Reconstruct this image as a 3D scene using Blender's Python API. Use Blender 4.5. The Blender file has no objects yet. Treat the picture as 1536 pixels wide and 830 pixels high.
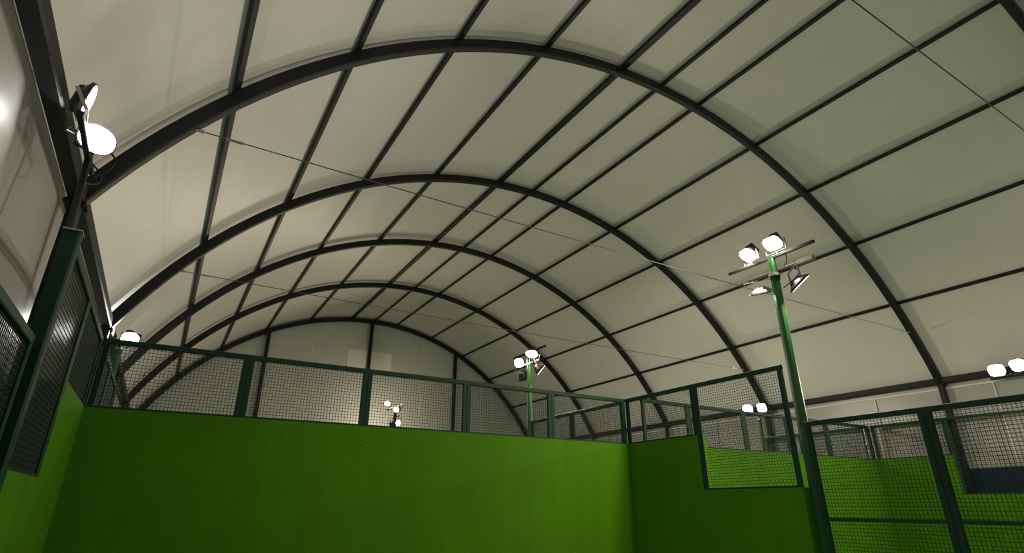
import bpy, math, random
from mathutils import Vector, Matrix

random.seed(4)
PI = math.pi
scene = bpy.context.scene
COL = scene.collection

# ------------------------------------------------------------------ materials
def new_mat(name):
    m = bpy.data.materials.new(name)
    m.use_nodes = True
    nt = m.node_tree
    return m, nt, nt.nodes['Principled BSDF']

def node(nt, t, **kw):
    n = nt.nodes.new(t)
    for k, v in kw.items():
        setattr(n, k, v)
    return n

def painted(name, rgb, rough=.5, var=.12, scale=6., metallic=0., bump=.0, bscale=60.):
    m, nt, b = new_mat(name)
    tc = node(nt, 'ShaderNodeTexCoord')
    nz = node(nt, 'ShaderNodeTexNoise')
    nz.inputs['Scale'].default_value = scale
    nz.inputs['Detail'].default_value = 6
    nt.links.new(tc.outputs['Object'], nz.inputs['Vector'])
    mx = node(nt, 'ShaderNodeMix', data_type='RGBA')
    mx.inputs[6].default_value = (*[c * (1 - var) for c in rgb], 1)
    mx.inputs[7].default_value = (*[min(1, c * (1 + var)) for c in rgb], 1)
    nt.links.new(nz.outputs['Fac'], mx.inputs[0])
    nt.links.new(mx.outputs[2], b.inputs['Base Color'])
    b.inputs['Roughness'].default_value = rough
    b.inputs['Metallic'].default_value = metallic
    if not metallic and max(rgb) < .3: b.inputs['Specular IOR Level'].default_value = .25
    if bump:
        n2 = node(nt, 'ShaderNodeTexNoise')
        n2.inputs['Scale'].default_value = bscale
        nt.links.new(tc.outputs['Object'], n2.inputs['Vector'])
        bp = node(nt, 'ShaderNodeBump')
        bp.inputs['Strength'].default_value = bump
        bp.inputs['Distance'].default_value = .02
        nt.links.new(n2.outputs['Fac'], bp.inputs['Height'])
        nt.links.new(bp.outputs['Normal'], b.inputs['Normal'])
    return m

def membrane(name, rgb, rough=.42):
    """taut PVC cloth: faint weave and long soft wrinkles"""
    m, nt, b = new_mat(name)
    tc = node(nt, 'ShaderNodeTexCoord')
    mp = node(nt, 'ShaderNodeMapping')
    mp.inputs['Scale'].default_value = (.55, .16, .3)
    nt.links.new(tc.outputs['Object'], mp.inputs['Vector'])
    n1 = node(nt, 'ShaderNodeTexNoise')
    n1.inputs['Scale'].default_value = 1.6
    n1.inputs['Detail'].default_value = 3
    nt.links.new(mp.outputs['Vector'], n1.inputs['Vector'])
    n2 = node(nt, 'ShaderNodeTexNoise')
    n2.inputs['Scale'].default_value = 2.2
    n2.inputs['Detail'].default_value = 8
    nt.links.new(tc.outputs['Object'], n2.inputs['Vector'])
    mx = node(nt, 'ShaderNodeMix', data_type='RGBA')
    mx.inputs[6].default_value = (*[c * .95 for c in rgb], 1)
    mx.inputs[7].default_value = (*[min(1, c * 1.04) for c in rgb], 1)
    nt.links.new(n2.outputs['Fac'], mx.inputs[0])
    nt.links.new(mx.outputs[2], b.inputs['Base Color'])
    b.inputs['Roughness'].default_value = rough
    bp = node(nt, 'ShaderNodeBump')
    bp.inputs['Strength'].default_value = .5
    bp.inputs['Distance'].default_value = .07
    nt.links.new(n1.outputs['Fac'], bp.inputs['Height'])
    nt.links.new(bp.outputs['Normal'], b.inputs['Normal'])
    return m

def glow(name, rgb, strength):
    m, nt, b = new_mat(name)
    b.inputs['Base Color'].default_value = (*rgb, 1)
    b.inputs['Emission Color'].default_value = (*rgb, 1)
    b.inputs['Emission Strength'].default_value = strength
    try:
        m.cycles.emission_sampling = 'FRONT'
    except Exception:
        pass
    return m

def court_paint(name, rgb):
    """green masonry paint with blotches, faint vertical rain streaks and ball scuffs"""
    m, nt, b = new_mat(name)
    tc = node(nt, 'ShaderNodeTexCoord')
    mp = node(nt, 'ShaderNodeMapping')
    mp.inputs['Scale'].default_value = (2.2, 2.2, .12)
    nt.links.new(tc.outputs['Object'], mp.inputs['Vector'])
    st = node(nt, 'ShaderNodeTexNoise')
    st.inputs['Scale'].default_value = 1.5
    st.inputs['Detail'].default_value = 5
    nt.links.new(mp.outputs['Vector'], st.inputs['Vector'])
    bl = node(nt, 'ShaderNodeTexNoise')
    bl.inputs['Scale'].default_value = 1.1
    bl.inputs['Detail'].default_value = 7
    nt.links.new(tc.outputs['Object'], bl.inputs['Vector'])
    add = node(nt, 'ShaderNodeMath', operation='ADD')
    nt.links.new(st.outputs['Fac'], add.inputs[0])
    nt.links.new(bl.outputs['Fac'], add.inputs[1])
    rg = node(nt, 'ShaderNodeMapRange')
    rg.inputs['From Min'].default_value = .6
    rg.inputs['From Max'].default_value = 1.4
    nt.links.new(add.outputs[0], rg.inputs['Value'])
    mx = node(nt, 'ShaderNodeMix', data_type='RGBA')
    mx.inputs[6].default_value = (*[c * .86 for c in rgb], 1)
    mx.inputs[7].default_value = (*[c * 1.12 for c in rgb], 1)
    nt.links.new(rg.outputs['Result'], mx.inputs[0])
    # sparse pale scuffs
    vo = node(nt, 'ShaderNodeTexVoronoi')
    vo.inputs['Scale'].default_value = 1.7
    nt.links.new(tc.outputs['Object'], vo.inputs['Vector'])
    lt = node(nt, 'ShaderNodeMath', operation='LESS_THAN')
    lt.inputs[1].default_value = .028
    nt.links.new(vo.outputs['Distance'], lt.inputs[0])
    ml = node(nt, 'ShaderNodeMath', operation='MULTIPLY')
    ml.inputs[1].default_value = .35
    nt.links.new(lt.outputs[0], ml.inputs[0])
    m2 = node(nt, 'ShaderNodeMix', data_type='RGBA')
    nt.links.new(ml.outputs[0], m2.inputs[0])
    nt.links.new(mx.outputs[2], m2.inputs[6])
    m2.inputs[7].default_value = (.35, .5, .2, 1)
    nt.links.new(m2.outputs[2], b.inputs['Base Color'])
    b.inputs['Roughness'].default_value = .7
    b.inputs['Specular IOR Level'].default_value = .12
    n2 = node(nt, 'ShaderNodeTexNoise')
    n2.inputs['Scale'].default_value = 45
    nt.links.new(tc.outputs['Object'], n2.inputs['Vector'])
    bp = node(nt, 'ShaderNodeBump')
    bp.inputs['Strength'].default_value = .25
    bp.inputs['Distance'].default_value = .01
    nt.links.new(n2.outputs['Fac'], bp.inputs['Height'])
    nt.links.new(bp.outputs['Normal'], b.inputs['Normal'])
    return m

LAMP = 360.
M = dict(
    roof=membrane('roof_cloth', (.78, .775, .745)),
    curtain=membrane('curtain_cloth', (.42, .42, .40), .34),
    gable=membrane('gable_cloth', (.60, .63, .60), .4),
    patch=membrane('patch_cloth', (.86, .86, .80), .5),
    navy=painted('navy_skirt', (.006, .014, .060), .5),  # dark cloth with the blue tint of lens flare put into its colour
    seam=painted('seam_cloth', (.85, .85, .78), .5),
    steel=painted('dark_steel', (.014, .018, .018), .5, .15, 9.),
    fence=painted('fence_green', (.007, .040, .022), .6, .15, 12.),
    wire=painted('wire_green', (.008, .030, .020), .5, .1, 20.),
    pole=painted('mast_green', (.015, .075, .017), .38, .15, 8.),
    green=court_paint('court_green', (.066, .205, .0020)),
    turf=painted('turf', (.24, .30, .23), .9, .3, 40., bump=.3, bscale=300.),
    gravel=painted('apron_concrete', (.22, .21, .19), .9, .2, 5.),
    housing=painted('lamp_housing', (.06, .06, .058), .4, .2, 20.),
    galv=painted('galvanised', (.42, .42, .40), .35, .15, 25., metallic=.8),
    orange_lit=painted('orange_lit_steel', (.35, .16, .08), .6, .3, 25.),  # orange lamp light put into the colour of brackets and a crossbar
    cable=painted('black_cable', (.015, .015, .015), .5),
    wirerope=painted('wire_rope', (.13, .13, .12), .7, .1, 50.),
    darkglass=painted('dark_glass', (.05, .05, .05), .1, .05),
    white=glow('lamp_white', (1., .98, .95), LAMP * .44),
    warm=glow('lamp_warm', (1., .88, .68), LAMP * 1.3),
    orange=glow('lamp_orange', (1., .80, .58), LAMP * 1.6),
)

# ------------------------------------------------------------------ mesh building
class MB:
    def __init__(s):
        s.v = []; s.f = []; s.smooth = []
    def add(s, vs, fs, sm=False):
        b = len(s.v)
        s.v += [tuple(p) for p in vs]
        s.f += [tuple(i + b for i in f) for f in fs]
        s.smooth += [sm] * len(fs)
    def box(s, lo, hi, c=0.):
        x0, y0, z0 = lo; x1, y1, z1 = hi
        s.add([(x0,y0,z0),(x1,y0,z0),(x1,y1,z0),(x0,y1,z0),(x0,y0,z1),(x1,y0,z1),(x1,y1,z1),(x0,y1,z1)],
              [(0,3,2,1),(4,5,6,7),(0,1,5,4),(1,2,6,5),(2,3,7,6),(3,0,4,7)])
    def sweep(s, rings, cap=True, sm=False, loop=False):
        n = len(rings[0]); vs = [p for r in rings for p in r]; fs = []
        m = len(rings)
        for i in range(m if loop else m - 1):
            for k in range(n):
                a = i * n + k; b = i * n + (k + 1) % n
                j = ((i + 1) % m) * n
                fs.append((a, b, j + (k + 1) % n, j + k))
        s.add(vs, fs, sm)
        if cap and not loop:
            s.add(rings[0], [tuple(range(n - 1, -1, -1))])
            s.add(rings[-1], [tuple(range(n))])
    def bar(s, p, q, w, h, up=(0, 0, 1), ch=.12):
        """chamfered box section from p to q, w across and h along up"""
        p = Vector(p); q = Vector(q); d = (q - p).normalized(); up = Vector(up)
        r = d.cross(up).normalized(); u = r.cross(d).normalized()
        c = min(w, h) * ch
        prof = [(-w/2+c,-h/2),(w/2-c,-h/2),(w/2,-h/2+c),(w/2,h/2-c),(w/2-c,h/2),(-w/2+c,h/2),(-w/2,h/2-c),(-w/2,-h/2+c)]
        s.sweep([[o + r * a + u * b for a, b in prof] for o in (p, q)])
    def tube(s, pts, rad, n=10, cap=True, sm=True):
        pts = [Vector(p) for p in pts]
        if not isinstance(rad, (list, tuple)): rad = [rad] * len(pts)
        rings = []
        r = None
        for i, p in enumerate(pts):
            d = (pts[min(i + 1, len(pts) - 1)] - pts[max(i - 1, 0)]).normalized()
            if r is None:
                r = d.cross(Vector((0, 0, 1)) if abs(d.z) < .9 else Vector((1, 0, 0))).normalized()
            else:
                r = (r - d * r.dot(d)).normalized()
            u = r.cross(d)
            rings.append([p + (r * math.cos(2*PI*k/n) + u * math.sin(2*PI*k/n)) * rad[i] for k in range(n)])
        s.sweep(rings, cap, sm)
    def wire(s, p, q, r):
        """thin square wire"""
        s.bar(p, q, r * 2, r * 2, (0, 0, 1) if abs(q[2] - p[2]) < 1e-4 else (0.3, 1, 0), .25) if False else s._wire(p, q, r)
    def _wire(s, p, q, r):
        p = Vector(p); q = Vector(q); d = (q - p).normalized()
        a = d.cross(Vector((0, 0, 1)) if abs(d.z) < .9 else Vector((1, 0, 0))).normalized(); b = a.cross(d)
        s.sweep([[o + a * (r * x) + b * (r * y) for x, y in ((1,0),(0,1),(-1,0),(0,-1))] for o in (p, q)], False)
    def build(s, name, mat, parent=None, loc=None, mats=None):
        me = bpy.data.meshes.new(name)
        me.from_pydata(s.v, [], s.f)
        me.materials.append(M[mat])
        for pol, sm in zip(me.polygons, s.smooth):
            pol.use_smooth = sm
        me.update()
        o = bpy.data.objects.new(name, me)
        COL.objects.link(o)
        if parent is not None:
            # geometry is given in world coordinates: bring it into the parent's frame
            me.transform(Matrix.Translation(-wloc(parent)))
            o.parent = parent
        elif loc is not None:
            me.transform(Matrix.Translation(-Vector(loc)))
            o.location = loc
        return o

def wloc(o):
    v = Vector(o.location)
    while o.parent is not None:
        o = o.parent; v += Vector(o.location)
    return v

def thing(name, label, cat, loc, group=None):
    o = bpy.data.objects.new(name, None)
    o.empty_display_size = .2
    COL.objects.link(o)
    o.location = loc
    o['label'] = label; o['category'] = cat
    if group: o['group'] = group
    return o

def structure(o, label, cat):
    o['kind'] = 'structure'; o['label'] = label; o['category'] = cat
    return o

# ------------------------------------------------------------------ roof geometry
XL, XR, ZE, RISE = -0.347, 19.767, 5.004, 6.024
XC = (XL + XR) / 2
HW = (XR - XL) / 2
RAD = (HW * HW + RISE * RISE) / (2 * RISE)
ANG = math.asin(HW / RAD)
ZC = ZE + RISE - RAD
ARCH_Y = [-7.944, -2.436, 3.229, 8.241, 13.314, 19.171]
Y_GABLE, Y_FRONT = 19.32, -19.2
def arc(a, r): return (XC + r * math.sin(a), ZC + r * math.cos(a))

# --- setting: floor, roof, gable, side curtains
mb = MB(); mb.box((-.62, Y_FRONT - .1, -.2), (20.1, Y_GABLE + .2, -.001))
structure(mb.build('floor', 'turf'), 'green artificial turf under both courts', 'floor')

NA, NYS = 120, 64
RM_ = RAD + .105 + .075
def cloth_r(a, y):
    # cloth billows out a little between arches, held flat on the purlin lines
    return RM_ + .006 * math.sin(a * 9 + .7) * math.sin(y * .55)
mb = MB()
vs = []; fs = []
for i in range(NA + 1):
    a = -ANG + 2 * ANG * i / NA
    for j in range(NYS + 1):
        y = Y_FRONT + (Y_GABLE - Y_FRONT) * j / NYS
        x, z = arc(a, cloth_r(a, y)); vs.append((x, y, z))
off = len(vs)
for i in range(NA + 1):
    a = -ANG + 2 * ANG * i / NA
    for j in range(NYS + 1):
        y = Y_FRONT + (Y_GABLE - Y_FRONT) * j / NYS
        x, z = arc(a, cloth_r(a, y) + .02); vs.append((x, y, z))
W = NYS + 1
for i in range(NA):
    for j in range(NYS):
        q = i * W + j
        fs.append((q, q + 1, q + W + 1, q + W))
        q += off
        fs.append((q, q + W, q + W + 1, q + 1))
mb.add(vs, fs, True)
structure(mb.build('ceiling', 'roof'), 'off-white cloth vault stretched over the steel arches', 'tent roof')

def end_wall(name, y, label, thick=.03):
    mb = MB(); n = 60
    top = [arc(-ANG + 2 * ANG * i / n, RM_) for i in range(n + 1)]
    out = [(top[0][0], 0)] + top + [(top[-1][0], 0)]
    fr = [(x, y, z) for x, z in out]; bk = [(x, y + thick, z) for x, z in out]
    k = len(out)
    mb.add(fr + bk, [tuple(range(k)), tuple(range(2*k-1, k-1, -1))] + [(i, k+i, k+(i+1) % k, (i+1) % k) for i in range(k)])
    return structure(mb.build(name, 'gable'), label, 'tent end wall')
gw = end_wall('wall_gable', Y_GABLE, 'grey cloth end wall closing the far arch')
end_wall('wall_front', Y_FRONT, 'grey cloth end wall behind the viewer')
for x in (6.61, 12.65, 3.0, 16.4):
    z = ZC + math.sqrt(RAD * RAD - (x - XC) ** 2) + .05
    mb = MB(); mb.box((x - .015, Y_GABLE - .012, 0), (x + .015, Y_GABLE - .002, z)); mb.build('seam', 'seam', gw)

xl = arc(-ANG, RM_)[0]; xr = arc(ANG, RM_)[0]; zl = arc(ANG, RM_)[1]
def curtain(name, x, sgn, label):
    mb = MB(); n = 140
    vs = []; zs = (0., 2.66, 2.661, 3.6, 4.4, zl + .01)
    def face(zlist, dx, mat, nm, parent=None):
        m = MB(); vv = []; ff = []
        for side in (0, 1):
            for z in zlist:
                for j in range(n + 1):
                    y = Y_FRONT + (Y_GABLE - Y_FRONT) * j / n
                    w = .035 * math.sin(y * 2.3 + z * .4) * math.sin(PI * min(1, max(0, (z) / zl)))
                    vv.append((x + dx + w + side * .012 * sgn, y, z))
        Wd = n + 1; L = len(zlist)
        for side in (0, 1):
            for i in range(L - 1):
                for j in range(n):
                    q = side * L * Wd + i * Wd + j
                    ff.append((q, q + 1, q + Wd + 1, q + Wd))
        m.add(vv, ff, True)
        return m.build(nm, mat, parent)
    zs = 3.0 if sgn < 0 else 2.66
    o = face([zs, 3.6, 3.8, 4.2, 4.6, zl + .01], 0, 'curtain', name)
    structure(o, label, 'tent side curtain')
    face([0, .9, 1.8, zs], 0, 'navy', 'skirt', o)
    if sgn < 0: return
    s2 = MB(); s2.box((x - .02 * sgn - .012, Y_FRONT, 4.80), (x - .02 * sgn + .012, Y_GABLE, 4.845)); s2.build('seam', 'seam', o)
    for y in [-16 + 3.1 * k for k in range(12)]:
        s2 = MB(); s2.box((x - .03 * sgn - .012, y - .014, 2.66), (x - .03 * sgn + .012, y + .014, 4.80)); s2.build('seam', 'seam', o)
curtain('wall_left', xl, -1, 'grey cloth side curtain below the left eave')
curtain('wall_right', xr, 1, 'pale grey side curtain below the right eave')

# a paler square patch sewn on the gable cloth, either side of the middle post
mb = MB(); mb.box((8.43, Y_GABLE - .03, 8.45), (10.83, Y_GABLE - .001, 9.42))
o = mb.build('cloth_patch', 'patch', loc=(9.6, Y_GABLE, 8.45))
o['label'] = 'pale rectangular patch sewn on the grey end wall behind the middle post'; o['category'] = 'patch'

# --- arches
AW, AD = .15, .21
def frame_ring(c, e1, e2, w, h, ch=.02):
    pr = [(-w/2+ch,-h/2),(w/2-ch,-h/2),(w/2,-h/2+ch),(w/2,h/2-ch),(w/2-ch,h/2),(-w/2+ch,h/2),(-w/2,h/2-ch),(-w/2,-h/2+ch)]
    return [c + e1 * a + e2 * b for a, b in pr]
arch_labels = [
    'dark steel roof arch nearest the viewer, crossing the upper right corner',
    'widest complete dark steel arch, rising beside the large left floodlight',
    'second complete dark steel arch, just inside the widest one',
    'third dark steel arch, between the second and the one before the end wall',
    'narrow dark steel arch directly in front of the end wall arch',
    'smallest dark steel arch, framing the grey end wall',
]
for i, y in enumerate(ARCH_Y):
    t = thing('roof_arch', arch_labels[i], 'roof arch', (XC, y, 0), 'steel roof arches')
    mb = MB(); n = 72; rings = []
    for k in range(n + 1):
        a = -ANG + 2 * ANG * k / n
        x, z = arc(a, RAD)
        rings.append(frame_ring(Vector((x, y, z)), Vector((0, 1, 0)), Vector((math.sin(a), 0, math.cos(a))), AW, AD))
    mb.sweep(rings); mb.build('rib', 'steel', t)
    for x, sg in ((XL, 1), (XR, -1)):
        mb = MB(); mb.bar((x, y, 0), (x, y, ZE + .05), .12, .14, (0, 1, 0)); c = mb.build('column', 'steel', t)
        mb = MB(); mb.box((x - .11, y - .12, ZE - .10), (x + .11, y + .12, ZE - .075))
        for bx in (-.085, .085):
            for by in (-.095, .095):
                mb.tube([(x + bx, y + by, ZE - .12), (x + bx, y + by, ZE - .055)], .014, 6)
        mb.build('joint_plate', 'steel', c)

# --- purlins
D1, D2 = .0503 * 2 * ANG, .0871 * 2 * ANG
plist = []
for k in range(5): plist.append((-D1 - k * D2, k, 'l'))
plist.append((0., 0, 'r'))
for k in range(5): plist.append((D1 + k * D2, k, 'R'))
ords = ['first', 'second', 'third', 'fourth', 'fifth']
for a, k, sd in plist:
    thick = (sd == 'l' and k == 0)
    w, h = (.17, .06) if thick else ((.105, .06) if sd == 'l' else (.085, .06))
    r = RAD + AD / 2 + h / 2 - .002
    x, z = arc(a, r)
    if thick: lab = 'thickest roof purlin, running just left of the ridge to the end wall'
    elif sd == 'l': lab = '%s thin roof purlin to the left of the thickest purlin' % ords[k - 1]
    elif sd == 'r': lab = 'thin roof purlin along the ridge, next right of the thickest purlin'
    else: lab = '%s thin roof purlin down the slope to the right of the ridge purlin' % ords[k]
    mb = MB(); mb.bar((x, Y_FRONT + .1, z), (x, Y_GABLE - .02, z), w, h, (math.sin(a), 0, math.cos(a)))
    o = mb.build('roof_purlin', 'steel', loc=(x, 0, z))
    o['label'] = lab; o['category'] = 'purlin'; o['group'] = 'roof purlins'
for x, lab in ((XL, 'heavy dark eave beam along the top of the left side curtain'), (XR, 'dark eave beam above the pale right side curtain')):
    sg = -1 if x < 5 else 1
    mb = MB(); mb.bar((x, Y_FRONT + .1, ZE + .02), (x, Y_GABLE - .02, ZE + .02), .16, .17)
    o = mb.build('eave_beam', 'steel', loc=(x, 0, ZE)); o['label'] = lab; o['category'] = 'beam'; o['group'] = 'eave beams'

# --- gable posts
for x, w, lab in ((4.45, .17, 'dark steel end wall post left of the pale patch'),
                  (9.55, .17, 'tall dark middle post of the end wall, crossing the pale patch'),
                  (14.6, .17, 'dark steel end wall post right of the small lit floodlights')):
    z = ZC + math.sqrt(RAD * RAD - (x - XC) ** 2) - AD / 2 + .02
    mb = MB(); mb.bar((x, ARCH_Y[5], 0), (x, ARCH_Y[5], z), w, .14, (0, 1, 0))
    o = mb.build('end_wall_post', 'steel', loc=(x, ARCH_Y[5], 0)); o['label'] = lab; o['category'] = 'post'; o['group'] = 'end wall posts'

# --- tie cables with shackle and turnbuckle
def tie(y, z, lab):
    a = math.acos((z - ZC) / (RAD - AD / 2))
    x0 = XC - (RAD - AD / 2) * math.sin(a); x1 = XC + (RAD - AD / 2) * math.sin(a)
    t = thing('tie_cable', lab, 'cable', (x0, y, z), 'tie cables under the arches')
    N = 40
    def sag(u): return z - .05 * 4 * u * (1 - u)
    mb = MB(); mb.tube([(x0 + (x1 - x0) * i / N, y, sag(i / N)) for i in range(N + 1)], .0085, 6); mb.build('wire_rope', 'wirerope', t)
    for s, xe in ((1, x0), (-1, x1)):
        mb = MB(); mb.tube([(xe - s*.02, y, z), (xe + s*.08, y, z)], .02, 8); mb.tube([(xe + s*.08, y-.03, z), (xe + s*.08, y+.03, z)], .014, 8)
        mb.build('shackle', 'galv', t)
        mb = MB()
        for q in (.42, .50):
            mb.tube([(xe + s*q, y - .018, z - .01), (xe + s*(q+.001), y + .018, z - .01)], .016, 8)
        mb.tube([(xe + s*.38, y - .02, z - .008), (xe + s*.56, y - .02, z - .008)], .008, 6)
        mb.tube([(xe + s*.38, y + .02, z - .008), (xe + s*.56, y + .02, z - .008)], .008, 6)
        mb.tube([(xe + s*.36, y, z - .008), (xe + s*.4, y, z - .008)], .018, 8)
        mb.tube([(xe + s*.54, y, z - .008), (xe + s*.58, y, z - .008)], .018, 8)
        mb.build('turnbuckle', 'galv', t)
tie(ARCH_Y[0], 6.69, 'thin wire tie rope crossing the upper right corner of the roof')
tie(ARCH_Y[1], 6.33, 'long thin tie rope spanning the widest complete arch')
tie(ARCH_Y[2], 6.36, 'thin tie rope spanning the second complete arch, lower left to right')

# ------------------------------------------------------------------ court walls
def prism_yz(mb, pts, x0, x1):
    k = len(pts)
    mb.add([(x0, y, z) for y, z in pts] + [(x1, y, z) for y, z in pts],
           [tuple(range(k)), tuple(range(2*k-1, k-1, -1))] + [(i, k+i, k+(i+1) % k, (i+1) % k) for i in range(k)])
RX = 9.97
YB = -.33
XB = 19.56
mb = MB(); mb.box((-.25, 0, 0), (RX, .2, 3)); structure(mb.build('wall_back', 'green'), 'long green painted back wall of the near court', 'court wall')
def step_wall(name, x0, x1, ys, label, dirn=-1):
    y0, y1, y2 = ys
    mb = MB(); prism_yz(mb, [(y0, 0), (y2, 0), (y2, 2), (y1, 2), (y1, 3), (y0, 3)], x0, x1)
    return structure(mb.build(name, 'green'), label, 'court wall')
step_wall('wall_side_left', -.25, 0, (-.001, -2, -3.9), 'stepped green side wall at the left edge')
step_wall('wall_side_right', RX, 10.2, (.2, -2, -4.0), 'stepped green side wall dividing the two courts')
mb = MB(); mb.box((10.2, YB, 0), (XB + .08, YB + .18, 3)); structure(mb.build('wall_back_far_court', 'green'), 'green back wall of the right court seen through wire mesh', 'court wall')
step_wall('wall_side_far_right', XB, XB + .08, (YB, YB - 2, YB - 3.92), 'stepped green wall at the far right edge of the right court')
step_wall('wall_side_behind', RX, 10.2, (.2, 2.2, 4.14), 'stepped green dividing wall of the courts behind')
step_wall('wall_side_behind_left', -.2, 0, (.2, 2.2, 4.0), 'stepped green left wall of the court behind')
step_wall('wall_side_behind_right', XB, XB + .08, (YB + .18, 2.0, 3.38), 'stepped green right wall of the court behind')

# ------------------------------------------------------------------ wire fence panels
PW, PT = .085, .06     # frame tube: along the run, across it
WR = .0035
def panel(p, q, z0, z1, label, group, mid=None, zb=None, pitch=.05, bot=.03, shift=0.):
    """one framed mesh panel standing from z0 to z1 between plan points p and q"""
    p = Vector((p[0], p[1], 0)); q = Vector((q[0], q[1], 0)); d = (q - p); L = d.length; d.normalize()
    t = thing('fence_panel', label, 'fence panel', (p.x, p.y, z0), group)
    nrm = Vector((-d.y, d.x, 0))
    def P(s, z): return p + d * s + Vector((0, 0, z))
    for s in (PW / 2, L - PW / 2):
        mb = MB(); mb.bar(P(s, z0), P(s, z1 - .012), PW, PT, nrm); mb.build('post', 'fence', t)
    mb = MB(); mb.bar(P(0, z1 - .04), P(L, z1 - .04), PT * 1.12, .08); mb.build('top_rail', 'fence', t)
    mb = MB(); mb.bar(P(PW, z0 + bot / 2), P(L - PW, z0 + bot / 2), PT * .7, bot); mb.build('bottom_rail', 'fence', t)
    if mid:
        mb = MB(); mb.bar(P(PW, mid), P(L - PW, mid), PT * .7, .05); mb.build('middle_rail', 'fence', t)
    mb = MB()
    n = max(1, int(round((L - 2 * PW) / pitch)))
    for i in range(n + 1):
        s = PW + (L - 2 * PW) * i / n
        mb.wire(P(s, z0 + bot * .5), P(s, z1 - .03), WR)
    h = z1 - z0 - .05
    n = max(1, int(round(h / pitch)))
    for i in range(1, n):
        z = z0 + bot + (h - bot) * i / n
        a = P(PW * .5, z) + nrm * WR * 1.6; b = P(L - PW * .5, z) + nrm * WR * 1.6
        mb.wire(a, b, WR)
    mb.build('wire_mesh', 'wire', t)
    return t

# near court, on the back wall
xs = [0.02, 1.98, 3.95, 5.93, 7.92, RX + .0]
labs = ['green mesh panel on the back wall beside the left corner',
        'green mesh panel on the back wall, second from the left corner',
        'green mesh panel on the back wall left of the small orange-lit floodlights',
        'green mesh panel on the back wall with the orange-lit floodlights behind it',
        'green mesh panel on the back wall next to the right corner']
labs = ['green mesh panel on the back wall beside the left corner',
        'green mesh panel on the back wall, second from the left corner',
        'middle green mesh panel on the back wall, orange-lit floodlights behind it',
        'green mesh panel on the back wall, second from the right corner',
        'green mesh panel on the back wall next to the right corner']
G1 = 'mesh panels on the near back wall'
for i in range(5):
    panel((xs[i], .034), (xs[i + 1], .034), 3, 4, labs[i], G1)
# right side of the near court
G2 = 'mesh panels on the dividing wall'
xw = RX + .034
panel((xw, .0), (xw, -2), 3, 4, 'low green mesh panel on the high step of the right dividing wall', G2)
panel((xw, -2), (xw, -4), 2, 4, 'tall green mesh panel filling the lower step of the right dividing wall', G2)
G3 = 'floor-standing mesh fence on the right'
panel((xw, -4.23), (xw, -6), 0, 3, 'floor-standing green mesh panel right of the tall floodlight mast', G3, mid=1.53)
panel((xw, -6), (xw, -8), 0, 3, 'floor-standing green mesh panel cut by the right frame edge', G3, mid=1.53)
# left side
G4 = 'mesh panels on the left side'
xv = -.034
panel((xv, .0), (xv, -2), 3, 4, 'low green mesh panel on the high step of the left wall', G4)
panel((xv, -2), (xv, -3.91), 2, 4, 'tall green mesh panel in the lower step of the left wall', G4)
panel((xv, -4.1), (xv, -6), 0, 3, 'floor-standing green mesh panel cut by the left frame edge', G4, mid=1.53)
# right court
G5 = 'mesh panels on the right court back wall'
bx = [10.21, 11.7, 13.72, 15.5, 17.3, XB - .0]
labs = ['mesh panel on the right court back wall nearest the dividing wall',
        'mesh panel on the right court back wall left of the distant lit mast',
        'mesh panel on the right court back wall just behind the distant lit mast',
        'mesh panel on the right court back wall hidden partly by the tall green mast',
        'mesh panel on the right court back wall ending in its far corner']
for i in range(5):
    panel((bx[i], YB + .06), (bx[i + 1], YB + .06), 3, 4, labs[i], G5)
G6 = 'mesh panels on the far right wall'
xz = XB + .04
panel((xz, YB - .0), (xz, YB - 2), 3, 4, 'low mesh panel on the far right wall beside its back corner', G6)
panel((xz, YB - 2), (xz, YB - 4), 2, 4, 'brightly backlit mesh panel on the far right wall above the navy skirt', G6)
# courts behind
G7 = 'mesh panels between the courts behind'
panel((10.085, .22), (10.085, 2.2), 3, 4, 'mesh panel behind the back wall corner, low on the high step', G7)
panel((10.085, 2.2), (10.085, 4.14), 2, 4, 'mesh panel behind the back wall, ending at the bright green mast', G7)
G8 = 'mesh panels of the court behind on the left'
panel((xv, .2), (xv, 2.2), 3, 4, 'mesh panel behind the left back corner on the high step', G8)
panel((xv, 2.2), (xv, 4.05), 2, 4, 'mesh panel behind the left back corner below the small lit floodlight', G8)
G9 = 'mesh panels of the court behind on the right'
panel((xz, YB + .2), (xz, 2.0), 3, 4, 'mesh panel behind the right court corner on the high step', G9)
panel((xz, 2.0), (xz, 3.36), 2, 4, 'mesh panel behind the right court beside the distant lit mast', G9)
# conduit in the far corner
t = thing('conduit_pipe', 'thin pale conduit pipe standing in the far corner of the right court', 'pipe', (XB - .12, YB + .12, 3))
mb = MB(); mb.tube([(XB - .12, YB + .13, 3), (XB - .12, YB + .13, 3.93)], .018, 10); mb.build('pipe', 'galv', t)
mb = MB(); mb.box((XB - .15, YB + .105, 3.45), (XB - .09, YB + .155, 3.475)); mb.build('clip', 'galv', t)

# ------------------------------------------------------------------ floodlight masts
def superell(w, h, n=28, e=3.2):
    out = []
    for k in range(n):
        a = 2 * PI * k / n
        c, s = math.cos(a), math.sin(a)
        out.append((w / 2 * math.copysign(abs(c) ** (2 / e), c), h / 2 * math.copysign(abs(s) ** (2 / e), s)))
    return out

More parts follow.
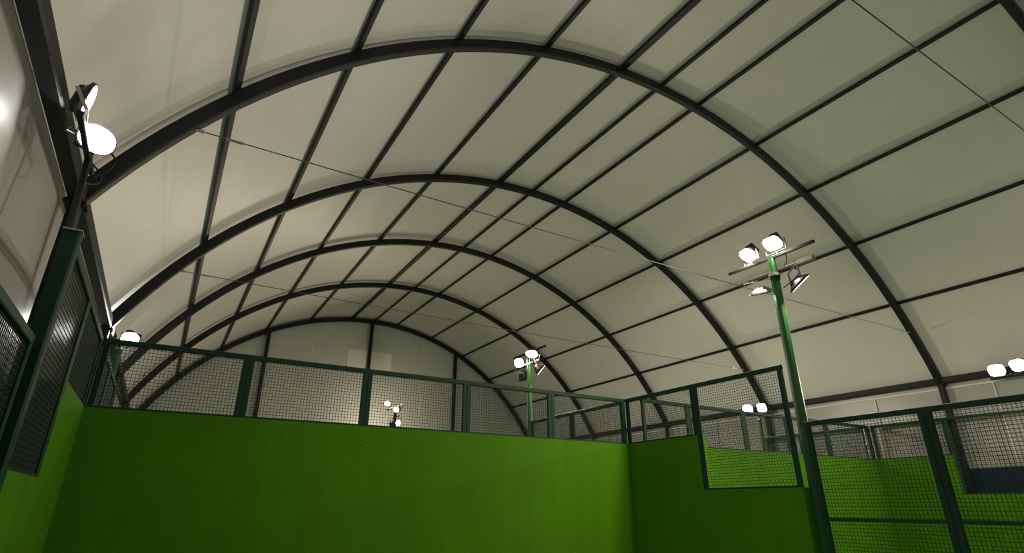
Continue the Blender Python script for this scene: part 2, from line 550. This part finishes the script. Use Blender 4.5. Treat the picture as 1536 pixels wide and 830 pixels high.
def floodlight(parent, pos, az, tilt, lens, bar=None, w=.42, h=.34, label=None, e=3.2, bmat='galv', deep=1., hmat='housing'):
    """bowl-backed floodlight; az = compass of the beam (0 = +X, counter-clockwise), tilt = degrees below level"""
    ca, sa = math.cos(math.radians(az)), math.sin(math.radians(az))
    ct, st = math.cos(math.radians(tilt)), math.sin(math.radians(tilt))
    F = Vector((ca * ct, sa * ct, -st)); S = Vector((-sa, ca, 0)); U = S.cross(F) * -1
    U = F.cross(S)
    O = Vector(pos)
    def P(a, b, c): return O + S * a + U * b + F * c
    mb = MB()
    secs = [(-.20, .30, .30), (-.19, .42, .42), (-.14, .62, .60), (-.05, .90, .88), (0., .97, .97), (.0, 1.06, 1.06), (.03, 1.06, 1.06), (.032, .98, .98), (.012, .95, .95)]
    rings = [[P(x, y, c if c > 0 else c * deep) for x, y in superell(w * a, h * b, e=e)] for c, a, b in secs]
    mb.sweep(rings, cap=False, sm=False)
    mb.add(rings[0], [tuple(range(len(rings[0]) - 1, -1, -1))])
    # ballast box and cooling fins on the back
    for s in (-.06, -.02, .02, .06):
        mb.add([P(s-.004, -.1, -.22*deep), P(s+.004, -.1, -.22*deep), P(s+.004, .1, -.22*deep), P(s-.004, .1, -.22*deep),
                P(s-.004, -.12, -.12*deep), P(s+.004, -.12, -.12*deep), P(s+.004, .12, -.12*deep), P(s-.004, .12, -.12*deep)],
               [(0,3,2,1),(0,1,5,4),(1,2,6,5),(2,3,7,6),(3,0,4,7)])
    fl = mb.build('floodlight', hmat, parent)
    if label: fl['label'] = label
    mb = MB()
    rr = [P(x, y, .016) for x, y in superell(w * .94, h * .94, e=e)]
    n = len(rr)
    inner = [P(x, y, .022) for x, y in superell(w * .5, h * .5, e=e)]
    mb.add(rr + inner, [(k, (k + 1) % n, n + (k + 1) % n, n + k) for k in range(n)] + [tuple(range(n, 2 * n))])
    mb.build('lens', lens, fl)
    # yoke from the sides of the bowl to the crossbar
    mb = MB()
    tgt = Vector(bar) if bar is not None else O - Vector((0, 0, .3))
    up = 1 if tgt.z > O.z else -1
    k = .5 * w + .035
    zl_ = tgt.z
    b0 = O + S * k - F * .06; b1 = O - S * k - F * .06
    m0 = Vector((b0.x, b0.y, tgt.z - up * .05)) ; m1 = Vector((b1.x, b1.y, tgt.z - up * .05))
    mid = (m0 + m1) / 2; sh = Vector((tgt.x - mid.x, tgt.y - mid.y, 0))
    m0 += sh; m1 += sh
    mb.bar(b0, m0, .03, .008, S); mb.bar(b1, m1, .03, .008, S); mb.bar(m0, m1, .03, .008, (0, 0, 1))
    mb.tube([mid + sh, tgt], .014, 8)
    mb.build('bracket', bmat, fl)
    return fl

def mast(x, y, top, label, bar_z, bar=(-.9, .9), r0=.085, r1=.055, pole_mat='pole', base=0., bar_up=0., slope=0.):
    t = thing('floodlight_mast', label, 'floodlight mast', (x, y, base), 'floodlight masts')
    mb = MB(); mb.tube([(x, y, base), (x, y, top - .32)], [r0, r1 * 1.12], 8, sm=False)
    mb.tube([(x, y, top - .34), (x, y, top)], [r1 * .92, r1 * .9], 12)
    mb.build('pole', pole_mat, t)
    mb = MB(); mb.tube([(x, y, top - .36), (x, y, top - .30)], r1 * 1.5, 16); mb.build('collar', 'galv', t)
    mb = MB(); mb.bar((x - .0, y + bar[0], bar_z), (x - .0, y + bar[1], bar_z), .055, .055); mb.build('crossbar', 'steel', t)
    mb = MB(); mb.box((x - 1.08 * r0, y - 1.08 * r0, base), (x + 1.08 * r0, y + 1.08 * r0, base + .02)); mb.build('base_plate', 'galv', t)
    return t

def cable(t, pts, r=.009):
    # smooth hanging lead through the points
    P = [Vector(p) for p in pts]; out = []
    for i in range(len(P) - 1):
        p0, p1, p2, p3 = P[max(i-1, 0)], P[i], P[i+1], P[min(i+2, len(P)-1)]
        for k in range(6):
            u = k / 6
            out.append(.5 * ((2*p1) + (p2-p0)*u + (2*p0-5*p1+4*p2-p3)*u*u + (3*p1-p0-3*p2+p3)*u**3))
    out.append(P[-1])
    mb = MB(); mb.tube(out, r, 6); mb.build('cable', 'cable', t)

# tall mast between the two courts, standing at the end of the dividing wall
X1 = 10.13; Y1 = -4.12
t = mast(X1, Y1, 6.0, 'tall green mast with two lit floodlights on the dividing wall', 6.02, (-.85, .95), .10, .07)
floodlight(t, (X1 - .06, Y1 + .42, 6.25), 160, 46, 'warm', (X1, Y1 + .42, 6.04), .35, .27)
floodlight(t, (X1 - .06, Y1 - .13, 6.27), 176, 46, 'warm', (X1, Y1 - .13, 6.04), .36, .28)
floodlight(t, (X1 + .10, Y1 + .38, 5.48), 25, 66, 'warm', (X1, Y1 + .38, 5.72), .42, .34, deep=.5, hmat='galv')  # pale housing colour stands for its top lit by the upper lamps
floodlight(t, (X1 + .12, Y1 - .36, 5.42), -40, 48, 'warm', (X1, Y1 - .36, 5.72), .42, .36, deep=.42)
mb = MB(); mb.box((X1 - .05, Y1 - .78, 5.70), (X1 + .05, Y1 - .50, 5.78)); mb.build('ballast_box', 'galv', t)
mb = MB(); mb.bar((X1, Y1 - .55, 5.73), (X1, Y1 + .55, 5.73), .05, .05); mb.build('crossbar', 'steel', t)
cable(t, [(X1, Y1 - .3, 6.0), (X1 + .05, Y1 - .25, 5.85), (X1 + .06, Y1 - .1, 5.72), (X1 + .03, Y1 - .05, 5.5)])
cable(t, [(X1, Y1 - .36, 5.7), (X1 + .06, Y1 - .44, 5.6), (X1 + .08, Y1 - .30, 5.5), (X1 + .05, Y1 - .1, 5.4)])

# mast behind the back wall
X2 = 10.13; Y2 = 4.3
t = mast(X2, Y2, 6.05, 'bright green mast rising behind the back wall with two lit floodlights', 6.08, (-.9, .9), .095, .06)
floodlight(t, (X2 - .10, Y2 + .40, 5.83), 205, 20, 'white', (X2, Y2 + .40, 6.06), .34, .28)
floodlight(t, (X2 - .10, Y2 - .32, 5.97), 200, 55, 'warm', (X2, Y2 - .32, 6.07), .40, .28, bmat='orange_lit')
floodlight(t, (X2 + .12, Y2 + .46, 5.42), 20, 45, 'warm', (X2, Y2 + .46, 5.72), .42, .34)
floodlight(t, (X2 + .12, Y2 - .42, 5.48), -25, 40, 'warm', (X2, Y2 - .42, 5.72), .42, .34, bmat='orange_lit')
mb = MB(); mb.bar((X2, Y2 - .6, 5.73), (X2, Y2 + .6, 5.73), .05, .05); mb.build('crossbar', 'steel', t)
cable(t, [(X2 - .04, Y2 - .1, 5.95), (X2 - .08, Y2 - .15, 5.75), (X2 - .06, Y2 - .3, 5.7), (X2 - .05, Y2 - .42, 5.85)], .012)
cable(t, [(X2 - .03, Y2 - .3, 5.8), (X2 - .05, Y2 - .45, 5.66), (X2 - .05, Y2 - .6, 5.72), (X2, Y2 - .62, 5.9)], .012)

# farthest mast in front of the end wall
X3 = 10.13; Y3 = 16.0
t = mast(X3, Y3, 6.1, 'farthest mast, orange-lit floodlights just above the back wall', 6.05, (-.9, 1.2), .09, .06)
floodlight(t, (X3 - .10, Y3 - .42, 5.86), 215, 12, 'orange', (X3, Y3 - .42, 6.03), .30, .24, bmat='orange_lit', e=2.4)
floodlight(t, (X3 - .10, Y3 + .98, 6.33), 235, 15, 'orange', (X3, Y3 + .98, 6.07), .27, .22, bmat='orange_lit', e=2.2)
floodlight(t, (X3 - .02, Y3 - .46, 5.25), 290, 10, 'orange', (X3, Y3 - .46, 5.55), .25, .25, bmat='orange_lit', e=2.2)
floodlight(t, (X3 + .02, Y3 + .40, 5.30), 95, 5, 'orange', (X3, Y3 + .40, 5.55), .27, .24, bmat='orange_lit', e=2.4)
mb = MB(); mb.bar((X3, Y3 - .6, 5.57), (X3, Y3 + .6, 5.57), .05, .05); mb.build('crossbar', 'orange_lit', t)
cable(t, [(X3 - .05, Y3 - .1, 5.95), (X3 - .1, Y3 - .2, 5.7), (X3 - .06, Y3 - .1, 5.5), (X3 - .03, Y3 - .05, 5.35)], .012)

# left mast beside the widest arch
X4 = .0; Y4 = -4.0
t = thing('floodlight_mast', 'left mast with the largest glaring floodlight beside the widest arch', 'floodlight mast', (X4, Y4, 0), 'floodlight masts')
mb = MB(); mb.bar((X4, Y4, 0), (X4, Y4, 3.97), .13, .15, (0, 1, 0)); mb.build('pole', 'fence', t)
mb = MB(); mb.box((X4 - .072, Y4 - .082, 3.97), (X4 + .072, Y4 + .082, 3.985)); mb.build('cap', 'galv', t)
mb = MB(); mb.tube([(X4 - .04, Y4 + .02, 3.98), (X4 - .085, Y4 + .02, 4.95)], .03, 10); mb.build('upper_pole', 'steel', t)
mb = MB(); mb.bar((X4 - .075, Y4 - .75, 4.74), (X4 - .075, Y4 + .3, 4.74), .05, .05); mb.build('crossbar', 'steel', t)
floodlight(t, (X4 - .035, Y4 - .16, 4.86), -58, 22, 'white', (X4 - .075, Y4 - .16, 4.77), .31, .25, e=2.3)
floodlight(t, (X4 - .125, Y4 - .52, 5.0), 6, 8, 'white', (X4 - .075, Y4 - .52, 4.77), .30, .34, e=2.6, deep=.35)
cable(t, [(X4 - .08, Y4 + .0, 4.93), (X4 + .10, Y4 + .08, 4.85), (X4 + .08, Y4 + .10, 4.70), (X4 - .05, Y4 + .06, 4.55)])
cable(t, [(X4 - .075, Y4 + .1, 4.76), (X4 + .02, Y4 + .22, 4.70), (X4 + .01, Y4 + .22, 4.6), (X4 - .05, Y4 + .05, 4.5)])

# small left mast farther back
X5 = -.13; Y5 = 4.15
t = mast(X5, Y5, 5.1, 'small lit mast over the left back corner below the second arch', 4.8, (-.5, .5), .07, .05)
floodlight(t, (X5 + .13, Y5 - .05, 4.98), -72, 16, 'white', (X5, Y5 - .05, 4.82), .34, .28, e=2.5)
floodlight(t, (X5 + .17, Y5 + .46, 5.1), 35, 22, 'white', (X5, Y5 + .46, 4.82), .34, .28, e=2.5)

# right court masts
X6 = 19.62; Y6 = -4.42
t = mast(X6, Y6, 5.0, 'mast at the right frame edge with two warm lit floodlights', 4.84, (-.6, .75), .07, .05)
floodlight(t, (X6 - .20, Y6 + .50, 5.02), 188, 28, 'warm', (X6, Y6 + .50, 4.86), .36, .32)
floodlight(t, (X6 - .20, Y6 + .02, 5.06), 172, 28, 'warm', (X6, Y6 + .02, 4.86), .36, .32)
X7 = 19.62; Y7 = 3.48
t = mast(X7, Y7, 5.0, 'thin distant mast with two lit floodlights seen through the dividing mesh', 4.86, (-.6, .6), .06, .045)
floodlight(t, (X7 - .20, Y7 + .28, 5.05), 200, 22, 'warm', (X7, Y7 + .28, 4.88), .36, .32)
floodlight(t, (X7 - .20, Y7 - .32, 5.02), 185, 22, 'warm', (X7, Y7 - .32, 4.88), .36, .32)

# the masts at the other end of the courts, behind the viewer
def rear(x, y, az, label):
    t = mast(x, y, 5.0, label, 4.84, (-.6, .6), .07, .05)
    for dy, a in ((.3, az), (-.3, az)):
        floodlight(t, (x + .22 * math.cos(math.radians(a)), y + dy, 5.05), a + dy * 40, 28, 'white', (x, y + dy, 4.86), .42, .34)
rear(X6, -15.9, 180, 'floodlight mast at the other end of the right court')

# ------------------------------------------------------------------ world, camera, view
w = bpy.data.worlds.new('night'); scene.world = w; w.use_nodes = True
w.node_tree.nodes['Background'].inputs[0].default_value = (.10, .12, .16, 1)
w.node_tree.nodes['Background'].inputs[1].default_value = .02

cam = bpy.data.cameras.new('camera'); co = bpy.data.objects.new('camera', cam); COL.objects.link(co)
cam.sensor_width = 36; cam.sensor_fit = 'HORIZONTAL'
cam.lens = 838.1 / 1536 * 36
cam.clip_start = .05; cam.clip_end = 200
co.location = (1.055, -9.82, 1.73)
co.rotation_euler = (PI / 2 + .389, 0, -.54)
scene.camera = co
scene.cycles.diffuse_bounces = 8

vs_ = scene.view_settings
vs_.view_transform = 'Standard'; vs_.look = 'None'; vs_.exposure = -.03; vs_.gamma = 1
vs_.use_curve_mapping = False
